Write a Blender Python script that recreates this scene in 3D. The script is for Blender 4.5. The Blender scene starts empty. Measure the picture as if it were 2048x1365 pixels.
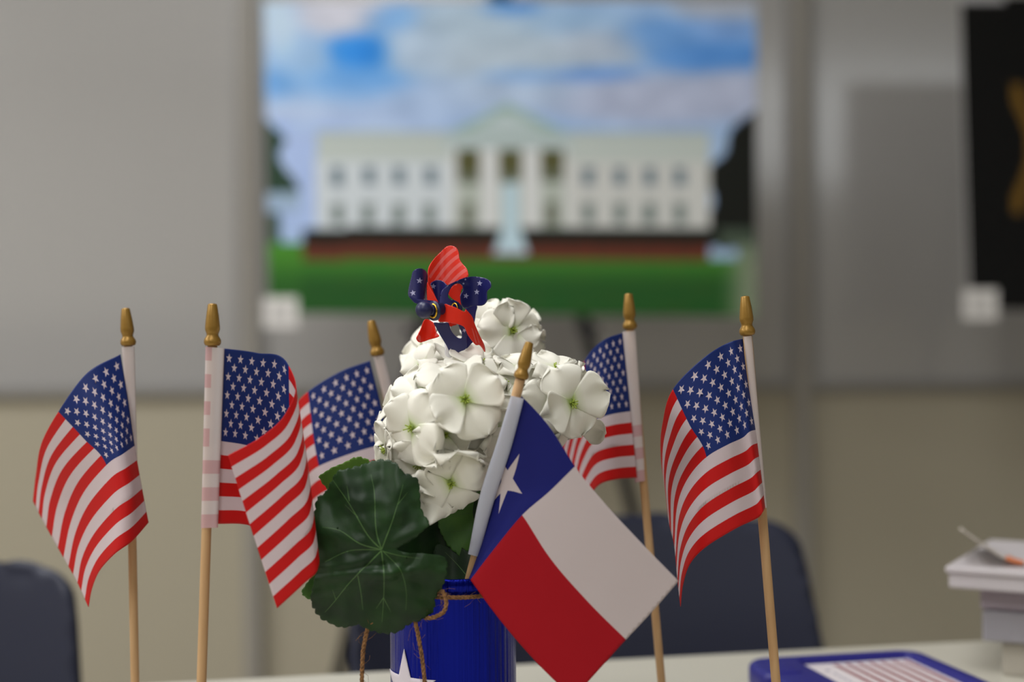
import bpy, bmesh, math, random
import numpy as np
from mathutils import Vector, Matrix, noise
from mathutils.geometry import delaunay_2d_cdt
random.seed(7)
SC = bpy.context.scene
COL = SC.collection
PI = math.pi

# ------------------------------------------------------------------ camera
F = 2048 * 50 / 36
ROLL = math.radians(0.5)
CAM = Vector((0, 0, 1.0))
RV = Vector((math.cos(ROLL), 0, -math.sin(ROLL)))
UV_ = Vector((math.sin(ROLL), 0, math.cos(ROLL)))
cd = bpy.data.cameras.new('camera')
cam = bpy.data.objects.new('camera', cd)
COL.objects.link(cam)
m3 = Matrix((RV, UV_, Vector((0, -1, 0)))).transposed()
cam.matrix_world = Matrix.Translation(CAM) @ m3.to_4x4()
cd.lens = 50; cd.sensor_width = 36; cd.sensor_fit = 'HORIZONTAL'
cd.clip_start = 0.02
cd.dof.use_dof = True
cd.dof.focus_distance = 0.785
cd.dof.aperture_fstop = 3.0
cd.dof.aperture_blades = 9
SC.camera = cam

# ------------------------------------------------------------------ world, lights, exposure
SC.view_settings.view_transform = 'Standard'
SC.view_settings.look = 'None'
SC.view_settings.gamma = 1
SC.view_settings.exposure = 0.3
w = bpy.data.worlds.new('world'); SC.world = w
w.use_nodes = True
w.node_tree.nodes['Background'].inputs[0].default_value = (0.9, 0.95, 1, 1)
w.node_tree.nodes['Background'].inputs[1].default_value = 0.15
CEIL = 2.75
LAMPS = [(-3.1, 1.0, 34), (-1.0, 1.3, 15), (-3.4, -0.8, 26), (-0.3, 0.2, 18), (-0.9, -1.6, 18)]
for lx, ly, lp in LAMPS:
    ld = bpy.data.lights.new('ceiling_lamp', 'AREA')
    ld.shape = 'RECTANGLE'; ld.size = 0.58; ld.size_y = 1.16
    ld.energy = lp; ld.color = (0.99, 0.99, 1.0)
    lo = bpy.data.objects.new('ceiling_lamp', ld)
    lo.location = (lx, ly, CEIL - 0.03)
    COL.objects.link(lo)

def U(px, py, d):
    a = (px - 1024) / F * d; b = -(py - 682.5) / F * d
    return CAM + RV * a + UV_ * b + Vector((0, d, 0))
def onz(px, py, z):
    v = U(px, py, 1.0) - CAM
    return CAM + v * ((z - CAM.z) / v.z)
def toward(px, py, y):           # point of the pixel's line at world Y
    return U(px, py, y)
def S(r, g, b, k=1.0):
    f = lambda c: (c / 12.92 if c <= 0.04045 else ((c + 0.055) / 1.055) ** 2.4)
    return (f(r / 255) * k, f(g / 255) * k, f(b / 255) * k, 1)

# ------------------------------------------------------------------ materials
def mat(name, col, rough=0.5, metal=0.0, spec=0.5, bump=None, var=None, coat=0, transl=0, sheen=0, alpha=None, coord='Object'):
    m = bpy.data.materials.new(name); m.use_nodes = True
    nt = m.node_tree; N = nt.nodes; L = nt.links
    p = N['Principled BSDF']; out = N['Material Output']
    p.inputs['Base Color'].default_value = col
    p.inputs['Roughness'].default_value = rough
    p.inputs['Metallic'].default_value = metal
    p.inputs['Specular IOR Level'].default_value = spec
    p.inputs['Coat Weight'].default_value = coat
    p.inputs['Coat Roughness'].default_value = 0.12
    p.inputs['Sheen Weight'].default_value = sheen
    if bump or var:
        tc = N.new('ShaderNodeTexCoord'); mp = N.new('ShaderNodeMapping')
        L.new(tc.outputs[coord], mp.inputs[0])
    if var:      # (scale xyz, colour 2, detail)
        mp.inputs['Scale'].default_value = var[0]
        nz = N.new('ShaderNodeTexNoise'); nz.inputs['Scale'].default_value = 1; nz.inputs['Detail'].default_value = 4
        L.new(mp.outputs[0], nz.inputs[0])
        mx = N.new('ShaderNodeMix'); mx.data_type = 'RGBA'
        rmp = N.new('ShaderNodeMapRange'); rmp.inputs[1].default_value = 0.35; rmp.inputs[2].default_value = 0.65
        L.new(nz.outputs[0], rmp.inputs[0]); L.new(rmp.outputs[0], mx.inputs[0])
        mx.inputs[6].default_value = col; mx.inputs[7].default_value = var[1]
        L.new(mx.outputs[2], p.inputs['Base Color'])
    if bump:     # (scale, strength, distance)
        nb = N.new('ShaderNodeTexNoise'); nb.inputs['Scale'].default_value = bump[0]; nb.inputs['Detail'].default_value = 5
        L.new(tc.outputs[coord], nb.inputs[0])
        b = N.new('ShaderNodeBump'); b.inputs['Strength'].default_value = bump[1]; b.inputs['Distance'].default_value = bump[2]
        L.new(nb.outputs[0], b.inputs['Height']); L.new(b.outputs[0], p.inputs['Normal'])
    last = p.outputs[0]
    if transl:
        t = N.new('ShaderNodeBsdfTranslucent'); t.inputs[0].default_value = col
        ms = N.new('ShaderNodeMixShader'); ms.inputs[0].default_value = transl
        L.new(last, ms.inputs[1]); L.new(t.outputs[0], ms.inputs[2]); last = ms.outputs[0]
    if alpha is not None:
        t = N.new('ShaderNodeBsdfTransparent')
        ms = N.new('ShaderNodeMixShader'); ms.inputs[0].default_value = alpha
        L.new(t.outputs[0], ms.inputs[1]); L.new(last, ms.inputs[2]); last = ms.outputs[0]
    L.new(last, out.inputs[0])
    return m

def attr_mat(name, rough=0.5, spec=0.4, attr='col'):
    m = mat(name, (1, 1, 1, 1), rough, spec=spec)
    a = m.node_tree.nodes.new('ShaderNodeVertexColor'); a.layer_name = attr
    m.node_tree.links.new(a.outputs[0], m.node_tree.nodes['Principled BSDF'].inputs['Base Color'])
    return m

M = {}
M['fwhite'] = mat('flag_white', S(222, 207, 211), 0.55, transl=0.30, spec=0.3)
M['fred'] = mat('flag_red', S(206, 22, 22), 0.5, transl=0.25, spec=0.3)
M['fblue'] = mat('flag_blue', S(20, 42, 108), 0.5, transl=0.15, spec=0.3)
M['twhite'] = mat('texas_white', S(208, 196, 197), 0.6, transl=0.25, spec=0.2)
M['tred'] = mat('texas_red', S(168, 12, 28), 0.6, transl=0.2, spec=0.2)
M['tblue'] = mat('texas_blue', S(22, 28, 108), 0.6, transl=0.15, spec=0.2)
M['sleeve'] = mat('sleeve_film', S(235, 228, 230), 0.25, transl=0.35, alpha=0.8)
M['hem'] = mat('hem_white', S(215, 220, 238), 0.4, transl=0.35, alpha=0.93)
M['gold'] = mat('gold_plastic', S(150, 114, 46), 0.36, metal=0.45, spec=0.6, bump=(300, 0.08, 0.001))
M['wood'] = mat('stick_wood', S(204, 168, 124), 0.6, var=((60, 60, 9), S(172, 130, 84)))
M['basewood'] = mat('base_wood', S(170, 120, 70), 0.5, var=((30, 30, 90), S(140, 95, 52)))
M['pot'] = mat('pot_enamel', S(3, 20, 138), 0.18, metal=0.7, spec=0.3, bump=(1, 0.9, 0.0016))
_n = M['pot'].node_tree; _nz = [q for q in _n.nodes if q.type == 'TEX_NOISE'][0]; _mp = [q for q in _n.nodes if q.type == 'MAPPING'][0]
_mp.inputs['Scale'].default_value = (420, 420, 3); _n.links.new(_mp.outputs[0], _nz.inputs[0])
M['potin'] = mat('pot_inside', S(14, 24, 90), 0.4)
M['starwhite'] = mat('star_white', S(222, 214, 224), 0.5)
M['jute'] = mat('jute', S(158, 114, 70), 0.9, var=((700, 700, 700), S(96, 66, 38)), bump=(1500, 0.6, 0.0005))
M['leaf'] = mat('leaf_dark', S(32, 62, 26), 0.42, spec=0.28, transl=0.1, var=((55, 55, 55), S(22, 44, 22)), bump=(900, 0.15, 0.0004))
M['leafmid'] = mat('leaf_mid', S(84, 130, 52), 0.45, spec=0.45, transl=0.25, var=((60, 60, 60), S(62, 106, 42)), bump=(900, 0.15, 0.0004))
M['leaflight'] = mat('leaf_light', S(120, 160, 70), 0.5, spec=0.4, transl=0.25, var=((60, 60, 60), S(88, 130, 50)))
M['vein'] = mat('leaf_vein', S(66, 100, 46), 0.5)
M['stem'] = mat('stem_green', S(70, 110, 46), 0.5)
M['stamen'] = mat('stamen', S(170, 190, 70), 0.5, transl=0.2)
M['centre'] = mat('floret_centre', S(110, 130, 44), 0.6)
M['pred'] = mat('pinwheel_red', S(238, 44, 20), 0.32, spec=0.5, transl=0.12, coat=0.15)
M['ppink'] = mat('pinwheel_pale_stripe', S(240, 104, 100), 0.32, spec=0.5, transl=0.12, coat=0.15)
M['pnavy'] = mat('pinwheel_navy', S(30, 32, 96), 0.35, spec=0.5, transl=0.05, coat=0.15)
M['pstar'] = mat('pinwheel_star', S(170, 170, 205), 0.35)
M['knob'] = mat('pinwheel_knob', S(24, 28, 74), 0.38)
M['brass'] = mat('brass', S(226, 178, 60), 0.22, metal=1)
M['white_stick'] = mat('white_stick', S(225, 225, 225), 0.4)
# petal: white with a green throat following the petal's own length
pm = mat('petal', S(240, 240, 232), 0.62, spec=0.25, transl=0.14, sheen=0.1)
nt = pm.node_tree
uvn = nt.nodes.new('ShaderNodeUVMap'); sp = nt.nodes.new('ShaderNodeSeparateXYZ'); rp = nt.nodes.new('ShaderNodeValToRGB')
nt.links.new(uvn.outputs[0], sp.inputs[0]); nt.links.new(sp.outputs[0], rp.inputs[0])
rp.color_ramp.elements[0].position = 0.03; rp.color_ramp.elements[0].color = S(185, 205, 120)
rp.color_ramp.elements[1].position = 0.34; rp.color_ramp.elements[1].color = S(250, 248, 236)
e = rp.color_ramp.elements.new(0.14); e.color = S(230, 234, 208)
nt.links.new(rp.outputs[0], nt.nodes['Principled BSDF'].inputs['Base Color'])
M['petal'] = pm
M['table'] = mat('table_laminate', S(196, 192, 178), 0.35, spec=0.4, bump=(400, 0.03, 0.0005))
M['tedge'] = mat('table_edge', S(200, 196, 184), 0.4)
M['navy'] = mat('chair_shell', S(34, 38, 58), 0.45, spec=0.45, bump=(700, 0.1, 0.0005))
M['chrome'] = mat('chrome', (0.7, 0.7, 0.7, 1), 0.2, metal=1)
M['black'] = mat('black_metal', S(48, 48, 50), 0.4, metal=0.3)
M['silver'] = mat('silver_metal', S(190, 186, 180), 0.35, metal=0.6)
M['foam'] = mat('foam_board', S(232, 232, 232), 0.6)
M['card'] = mat('card_white', S(236, 234, 232), 0.5)
M['ink'] = mat('card_ink', S(120, 118, 118), 0.6)
M['board'] = mat('whiteboard_enamel', S(174, 173, 173), 0.4, spec=0.4, coat=1)
M['board'].node_tree.nodes['Principled BSDF'].inputs['Coat IOR'].default_value = 1.9
M['alu'] = mat('board_frame', S(150, 149, 148), 0.4, metal=0.3)
M['wall'] = mat('wall_laminate', S(180, 173, 154), 0.42, spec=0.5, bump=(120, 0.05, 0.001))
M['trim'] = mat('trim_grey', S(158, 154, 147), 0.4)
M['paint'] = mat('wall_paint', S(205, 200, 188), 0.8)
M['dark_panel'] = mat('unseen_dark_panel', S(58, 54, 50), 0.6)
M['ceil'] = mat('ceiling_tile', S(225, 225, 222), 0.9)
M['floor'] = mat('floor_vinyl', S(176, 168, 152), 0.5, var=((6, 6, 6), S(160, 152, 136)))
M['case'] = mat('blue_case', S(30, 28, 118), 0.42, spec=0.5)
M['sheet'] = mat('sheet_white', S(226, 218, 220), 0.35)
M['sred'] = mat('sheet_red', S(140, 56, 62), 0.35)
M['sink'] = mat('sheet_ink', S(90, 90, 130), 0.4)
M['boxw'] = mat('carton_white', S(196, 190, 192), 0.45)
M['boxg'] = mat('carton_grey', S(158, 155, 162), 0.5)
M['boxl'] = mat('carton_lilac', S(164, 153, 162), 0.5)
M['beige'] = mat('holder_beige', S(180, 174, 162), 0.5)
M['orange'] = mat('brochure_orange', S(214, 128, 86), 0.4)
M['grey'] = mat('brochure_grey', S(190, 182, 172), 0.4)
M['fix'] = mat('fixture_white', S(235, 235, 235), 0.5)
pr_mat = attr_mat('print', 0.6, 0.15)

# ------------------------------------------------------------------ object helpers
def empty(name, loc, label=None, cat=None, group=None, kind=None):
    o = bpy.data.objects.new(name, None); COL.objects.link(o)
    o.location = loc; o.empty_display_size = 0.02
    tag(o, label, cat, group, kind)
    return o
def tag(o, label=None, cat=None, group=None, kind=None):
    if label: o['label'] = label
    if cat: o['category'] = cat
    if group: o['group'] = group
    if kind: o['kind'] = kind
    return o
def root_of(p):
    v = Vector((0, 0, 0))
    while p is not None:
        v += p.location; p = p.parent
    return v
def mesh_obj(name, verts, faces, mats, parent=None, midx=None, smooth=True, uvs=None, thick=0, off=0, origin=None):
    """verts are world positions; the object's own origin is the thing's base (or origin)."""
    base = root_of(parent) if parent is not None else Vector((0, 0, 0))
    o0 = Vector(origin) if origin is not None else (base if parent is not None else Vector((0, 0, 0)))
    me = bpy.data.meshes.new(name)
    me.from_pydata([tuple(Vector(v) - o0) for v in verts], [], faces)
    for m in (mats if isinstance(mats, (list, tuple)) else [mats]): me.materials.append(m)
    if midx is not None: me.polygons.foreach_set('material_index', midx)
    me.polygons.foreach_set('use_smooth', [smooth] * len(me.polygons))
    if uvs is not None:
        ul = me.uv_layers.new(name='UVMap')
        for lp in me.loops: ul.data[lp.index].uv = uvs[lp.vertex_index]
    me.update()
    o = bpy.data.objects.new(name, me); COL.objects.link(o)
    o.location = o0 - base
    if parent is not None: o.parent = parent
    if thick:
        s = o.modifiers.new('thickness', 'SOLIDIFY'); s.thickness = thick; s.offset = off
    return o
def fix_normals(o):
    bm = bmesh.new(); bm.from_mesh(o.data); bmesh.ops.recalc_face_normals(bm, faces=bm.faces); bm.to_mesh(o.data); bm.free()
    return o

def hermite(ks, vals, t):
    n = len(ks)
    if t <= ks[0]: return vals[0]
    if t >= ks[-1]: return vals[-1]
    i = 0
    while ks[i + 1] < t: i += 1
    def tan(j):
        if j == 0: return (vals[1] - vals[0]) / (ks[1] - ks[0])
        if j == n - 1: return (vals[-1] - vals[-2]) / (ks[-1] - ks[-2])
        a = (vals[j] - vals[j - 1]) / (ks[j] - ks[j - 1]); b = (vals[j + 1] - vals[j]) / (ks[j + 1] - ks[j])
        h0 = ks[j] - ks[j - 1]; h1 = ks[j + 1] - ks[j]
        return (a * h1 + b * h0) / (h0 + h1)
    h = ks[i + 1] - ks[i]; s = (t - ks[i]) / h
    return ((2*s**3 - 3*s*s + 1) * vals[i] + (s**3 - 2*s*s + s) * h * tan(i)
            + (-2*s**3 + 3*s*s) * vals[i + 1] + (s**3 - s*s) * h * tan(i + 1))

def inside(p, poly):
    x, y = p; c = False; n = len(poly)
    for i in range(n):
        x1, y1 = poly[i]; x2, y2 = poly[i - 1]
        if (y1 > y) != (y2 > y) and x < (x2 - x1) * (y - y1) / (y2 - y1) + x1: c = not c
    return c

def fill(outline, step, inner=()):
    """dense triangulation of an outline; inner = [(polygon, material index)], later ones on top"""
    st = step if isinstance(step, tuple) else (step, step)
    def dense(poly):
        out = []
        for i, p in enumerate(poly):
            q = poly[(i + 1) % len(poly)]
            k = max(1, math.ceil(max(abs(q[0]-p[0]) / st[0], abs(q[1]-p[1]) / st[1])))
            out += [(p[0] + (q[0]-p[0]) * t / k, p[1] + (q[1]-p[1]) * t / k) for t in range(k)]
        return out
    raw = list(outline); outline = dense(outline); inner = [(dense(p), k) for p, k in inner]
    pts = [Vector(p) for p in outline]; edges = [(i, (i + 1) % len(pts)) for i in range(len(pts))]
    for poly, mi in inner:
        b = len(pts); k = len(poly)
        pts += [Vector(p) for p in poly]; edges += [(b + i, b + (i + 1) % k) for i in range(k)]
    xs = [p[0] for p in outline]; ys = [p[1] for p in outline]
    sx, sy = step if isinstance(step, tuple) else (step, step)
    nx = int((max(xs) - min(xs)) / sx) + 1; ny = int((max(ys) - min(ys)) / sy) + 1
    for i in range(nx + 1):
        for j in range(ny + 1):
            p = (min(xs) + (i + (0.5 if j % 2 else 0)) * sx, min(ys) + (j + 0.37) * sy)
            if inside(p, outline): pts.append(Vector(p))
    r = delaunay_2d_cdt(pts, edges, [], 0, 1e-6)
    V = r[0]; fs = []; mi = []
    for f in r[2]:
        cx = sum(V[i][0] for i in f) / 3; cy = sum(V[i][1] for i in f) / 3
        if not inside((cx, cy), outline): continue
        m = 0
        for poly, k in inner:
            if inside((cx, cy), poly): m = k
        fs.append(tuple(f)); mi.append(m)
    used = sorted({i for f in fs for i in f}); mp = {u: k for k, u in enumerate(used)}
    return [tuple(V[u]) for u in used], [tuple(mp[i] for i in f) for f in fs], mi

def smooth_loop(pts, n=6):
    out = []; k = len(pts)
    for i in range(k):
        p0, p1, p2, p3 = (Vector(pts[(i + j - 1) % k]) for j in range(4))
        for q in range(n):
            t = q / n
            out.append(tuple(0.5 * (2*p1 + (p2-p0)*t + (2*p0-5*p1+4*p2-p3)*t*t + (3*p1-p0-3*p2+p3)*t**3)))
    return out
def smooth_line(pts, n=8):
    pts = [Vector(p) for p in pts]
    P = [pts[0] * 2 - pts[1]] + pts + [pts[-1] * 2 - pts[-2]]
    out = []
    for i in range(1, len(P) - 2):
        p0, p1, p2, p3 = P[i-1:i+3]
        for q in range(n):
            t = q / n
            out.append(0.5 * (2*p1 + (p2-p0)*t + (2*p0-5*p1+4*p2-p3)*t*t + (3*p1-p0-3*p2+p3)*t**3))
    out.append(pts[-1]); return out

def tube(points, radius, seg=10, cap=True):
    pts = [Vector(p) for p in points]; vs = []; fs = []
    T = [(pts[min(i+1, len(pts)-1)] - pts[max(i-1, 0)]).normalized() for i in range(len(pts))]
    n = T[0].orthogonal().normalized()
    for i, p in enumerate(pts):
        n = (n - T[i] * n.dot(T[i])).normalized(); b = T[i].cross(n)
        r = radius[i] if isinstance(radius, (list, tuple)) else radius
        for k in range(seg):
            a = 2 * PI * k / seg
            vs.append(p + (n * math.cos(a) + b * math.sin(a)) * r)
    for i in range(len(pts) - 1):
        for k in range(seg):
            a = i * seg + k; b2 = i * seg + (k + 1) % seg
            fs.append((a, b2, b2 + seg, a + seg))
    if cap:
        fs.append(tuple(range(seg))[::-1]); fs.append(tuple(range((len(pts)-1)*seg, len(pts)*seg)))
    return vs, fs
def lathe(a, b, prof, seg=28):
    """prof = [(t along a->b, radius)]"""
    a = Vector(a); b = Vector(b)
    pts = [a.lerp(b, t) for t, r in prof]
    ax = (b - a).normalized(); n = ax.orthogonal().normalized(); c = ax.cross(n)
    vs = []; fs = []
    for p, (t, r) in zip(pts, prof):
        for k in range(seg):
            q = 2 * PI * k / seg
            vs.append(p + (n * math.cos(q) + c * math.sin(q)) * r)
    for i in range(len(prof) - 1):
        for k in range(seg):
            x = i*seg+k; y = i*seg+(k+1) % seg
            fs.append((x, y, y+seg, x+seg))
    fs.append(tuple(range(seg))[::-1]); fs.append(tuple(range((len(prof)-1)*seg, len(prof)*seg)))
    return vs, fs
def box(x0, x1, y0, y1, z0, z1):
    v = [(x, y, z) for z in (z0, z1) for y in (y0, y1) for x in (x0, x1)]
    f = [(0,2,3,1),(4,5,7,6),(0,1,5,4),(2,6,7,3),(0,4,6,2),(1,3,7,5)]
    return v, f
def xf(vs, loc, rz=0, rx=0):
    m = Matrix.Translation(loc) @ Matrix.Rotation(rz, 4, 'Z') @ Matrix.Rotation(rx, 4, 'X')
    return [m @ Vector(v) for v in vs]
def join(*gs):
    vs = []; fs = []
    for v, f in gs:
        b = len(vs); vs += list(v); fs += [tuple(i + b for i in q) for q in f]
    return vs, fs
def bevel(o, wd, seg=3):
    b = o.modifiers.new('soft_edges', 'BEVEL'); b.width = wd; b.segments = seg; b.limit_method = 'ANGLE'
    return o
def star_poly(cx, cy, R, r=0.382, rot=0, n=5):
    out = []
    for k in range(2 * n):
        a = rot + PI * k / n; q = R if k % 2 == 0 else R * r
        out.append((cx + q * math.sin(a), cy - q * math.cos(a)))
    return out

# ------------------------------------------------------------------ the room
WY = 3.2                                            # the wall with the boards
def slab(name, b, m, kind='structure', bev=0):
    o = mesh_obj(name, b[0], b[1], m, smooth=False); o['kind'] = kind
    if bev: bevel(o, bev, 2)
    return o
RX0, RX1, RY0 = -4.2, 4.2, -2.6
slab('floor', box(RX0, RX1, RY0, WY + 0.1, -0.1, 0), M['floor'])
slab('ceiling', box(RX0, RX1, RY0, WY + 0.1, CEIL, CEIL + 0.1), M['ceil'])
slab('wall_back', box(RX0, RX1, WY, WY + 0.1, 0, CEIL), M['wall'])
slab('wall_left', box(RX0 - 0.1, RX0, RY0, WY + 0.1, 0, CEIL), M['paint'])
slab('wall_right', box(RX1, RX1 + 0.1, RY0, WY + 0.1, 0, CEIL), M['paint'])
slab('wall_front', box(RX0, RX1, RY0 - 0.1, RY0, 0, CEIL), M['paint'])
slab('added_dark_panel', box(RX0, 0.4, RY0, RY0 + 0.03, 0, 1.15), M['dark_panel'])  # dark lower panel added behind the camera, unseen, for the boards to reflect
def X(px, y=WY): return U(px, 682, y).x
sx1, sx2 = X(505), X(1600)
slab('trim_2', box(sx1 - 0.018, sx1 + 0.018, WY - 0.035, WY, 0, CEIL), M['trim'], bev=0.004)
slab('trim_3', box(sx2 - 0.018, sx2 + 0.018, WY - 0.035, WY, 0, CEIL), M['trim'], bev=0.004)
slab('baseboard_back', box(RX0, RX1, WY - 0.012, WY, 0, 0.1), M['trim'])
BZ = 0.905
def whiteboard(x0, x1, label):
    r = empty('whiteboard', ((x0 + x1) / 2, WY - 0.02, BZ), label, 'whiteboard', 'whiteboards along the wall')
    b = box(x0, x1, WY - 0.016, WY, BZ, 2.3)
    mesh_obj('writing_surface', b[0], b[1], M['board'], r, smooth=False)
    g = [box(x0, x1, WY - 0.028, WY, BZ - 0.02, BZ), box(x0, x1, WY - 0.028, WY, 2.3, 2.32),
         box(x0, x0 + 0.015, WY - 0.026, WY - 0.0155, BZ, 2.3), box(x1 - 0.015, x1, WY - 0.026, WY - 0.0155, BZ, 2.3)]
    v, f = join(*g)
    mesh_obj('board_frame', v, f, M['alu'], r, smooth=False)
whiteboard(-2.6, sx1 - 0.019, 'plain grey-white wall board with nothing on it, above the lone chair corner')
whiteboard(sx1 + 0.019, sx2 - 0.019, 'grey-white wall board behind the poster of the white mansion')
whiteboard(sx2 + 0.019, 2.6, 'grey-white wall board behind the black poster')

# unseen glowing strip added behind the camera for a soft reflection in the boards
glow_mat = mat('added_glow', S(230, 235, 240), 0.3)
glow_mat.node_tree.nodes['Principled BSDF'].inputs['Emission Color'].default_value = (0.95, 0.98, 1, 1)
glow_mat.node_tree.nodes['Principled BSDF'].inputs['Emission Strength'].default_value = 1.1
slab('added_glow_strip', box(1.15, 4.1, RY0, RY0 + 0.02, 1.98, 2.7), glow_mat)

# ------------------------------------------------------------------ table
TZ = 0.757
A = onz(150, 1374, TZ); B = onz(1960, 1281, TZ)
ed = (B - A); ed.z = 0; ed.normalize(); nr = Vector((ed.y, -ed.x, 0))         # nr points to the camera
TW, TD = 1.83, 0.76
mid = (A + B) / 2
def tp(u, v, z): 
    p = mid + ed * u + nr * v; return Vector((p.x, p.y, z))
troot = empty('table', tp(0, TD / 2, 0), 'long cream-white table the flags and the potted flowers stand on', 'table')
def rrect(x0, x1, y0, y1, r, n=6):
    out = []
    for cx, cy, a0 in ((x1-r, y1-r, 0), (x0+r, y1-r, 90), (x0+r, y0+r, 180), (x1-r, y0+r, 270)):
        for k in range(n + 1):
            a = math.radians(a0 + 90 * k / n); out.append((cx + r * math.cos(a), cy + r * math.sin(a)))
    return out
def prism(poly, z0, z1, fn):
    n = len(poly)
    v = [fn(x, y, z0) for x, y in poly] + [fn(x, y, z1) for x, y in poly]
    f = [tuple(range(n))[::-1], tuple(range(n, 2*n))] + [(i, (i+1) % n, n+(i+1) % n, n+i) for i in range(n)]
    return v, f
v, f = prism(rrect(-TW/2-0.2, TW/2, 0, TD, 0.02), TZ - 0.028, TZ, tp)
bevel(fix_normals(mesh_obj('tabletop', v, f, M['table'], troot, smooth=False)), 0.003, 2)
for u in (-TW/2 - 0.1, TW/2 - 0.1):
    for vv in (0.08, TD - 0.08):
        g = tube([tp(u, vv, 0), tp(u, vv, TZ - 0.029)], 0.019, 16)
        mesh_obj('leg', g[0], g[1], M['chrome'], troot)

# ------------------------------------------------------------------ chairs
def chair(label, loc, yaw, rec, wtop=0.40, wbot=0.47, ztop=0.835, seatz=0.45):
    r = empty('stacking_chair', (loc[0], loc[1], 0), label, 'chair', 'navy chairs across the table')
    def P(x, y, z):
        return Vector((loc[0], loc[1], 0)) + Matrix.Rotation(yaw, 3, 'Z') @ Vector((x, y, z))
    H = ztop - seatz + 0.02
    # back: curved shell with rounded top corners
    outl = []
    hw = lambda t: (wbot * (1-t) + wtop * t) / 2
    outl = [(-hw(0) * 0.9, 0), (hw(0) * 0.9, 0), (hw(0.12), 0.12*H)]
    outl += [(hw(0.5), 0.5 * H), (hw(0.86), 0.86 * H)]
    for k in range(1, 7):
        a = math.radians(90 * k / 7); outl.append((hw(0.93) - 0.036 * (1 - math.cos(a)), 0.90 * H + 0.085 * H * math.sin(a)))
    outl.append((hw(1) * 0.5, H)); outl.append((0, H * 1.005))
    outl += [(-x, y) for x, y in outl[::-1] if x > 0 and y > 0.001][0:]
    V, Fc, mi = fill(outl, 0.014)
    vs = []
    for x, y in V:
        dy = 0.0 + y * math.tan(rec) - 0.05 * (x / 0.23) ** 2 + 0.02
        vs.append(P(x, 0.20 + dy, seatz - 0.01 + y))
    mesh_obj('backrest', vs, Fc, M['navy'], r, thick=0.009, off=0)
    V, Fc, mi = fill(rrect(-0.225, 0.225, -0.21, 0.215, 0.06), 0.03)
    vs = [P(x, y, seatz - 0.018 * math.exp(-((x/0.14)**2 + ((y+0.0)/0.14)**2)) - (0.02 * max(0, (-y - 0.12) / 0.09) ** 2)) for x, y in V]
    mesh_obj('seat', vs, Fc, M['navy'], r, thick=0.008, off=0)
    for sx_ in (-1, 1):
        for sy_ in (-1, 1):
            g = tube([P(sx_*0.17, sy_*0.14, seatz-0.01), P(sx_*0.21, sy_*0.21, 0.0)], 0.011, 12)
            mesh_obj('leg', g[0], g[1], M['chrome'], r)
chair('navy plastic chair with its back rising behind the pot and the flags', (0.166, 1.06), math.radians(21), math.radians(15), 0.45, 0.49, 0.818)
cA = U(10, 1150, 1.08)
chair('navy plastic chair standing alone under the empty wall board', (-0.535, 0.94), math.radians(10), math.radians(13), 0.40, 0.46, 0.803)

# ------------------------------------------------------------------ posters on easels
def blend(px, py, base, blobs):
    c = [base[0] * 0.25, base[1] * 0.25, base[2] * 0.25]; ws = 0.25
    for bx, by, rx, ry, col in blobs:
        wv = 3.0 * math.exp(-(((px - bx) / rx) ** 2 + ((py - by) / ry) ** 2) ** 1.4 * 0.8)
        ws += wv
        for k in range(3): c[k] += wv * col[k]
    return [q / ws for q in c]
SKY = [(680, 25, 65, 32, (205, 205, 215)), (560, 45, 30, 45, (195, 212, 232)), (720, 105, 48, 28, (62, 135, 208)),
       (600, 130, 50, 40, (165, 192, 222)), (700, 160, 90, 26, (118, 165, 216)), (640, 190, 110, 22, (150, 182, 220)),
       (600, 215, 70, 24, (196, 206, 224)), (560, 170, 30, 26, (120, 168, 220)), (780, 40, 45, 20, (135, 175, 220)), (840, 100, 55, 40, (178, 195, 215)), (960, 60, 110, 45, (180, 196, 210)),
       (1000, 110, 150, 35, (186, 198, 210)), (1020, 18, 45, 12, (90, 145, 212)), (1130, 45, 90, 20, (160, 186, 214)),
       (1200, 90, 70, 28, (182, 192, 206)), (1330, 75, 80, 26, (118, 158, 208)), (1430, 110, 90, 24, (92, 138, 196)),
       (1440, 60, 60, 18, (130, 160, 205)), (1450, 18, 70, 16, (172, 178, 190)), (1180, 148, 70, 10, (112, 150, 205)), (1040, 150, 60, 12, (135, 170, 215)),
       (1330, 200, 170, 34, (178, 184, 204)), (1000, 190, 110, 24, (180, 195, 216)), (850, 210, 90, 34, (172, 190, 218)),
       (720, 240, 120, 34, (178, 194, 222)), (600, 330, 90, 90, (170, 190, 232)), (1470, 180, 60, 30, (176, 182, 202))]
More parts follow.
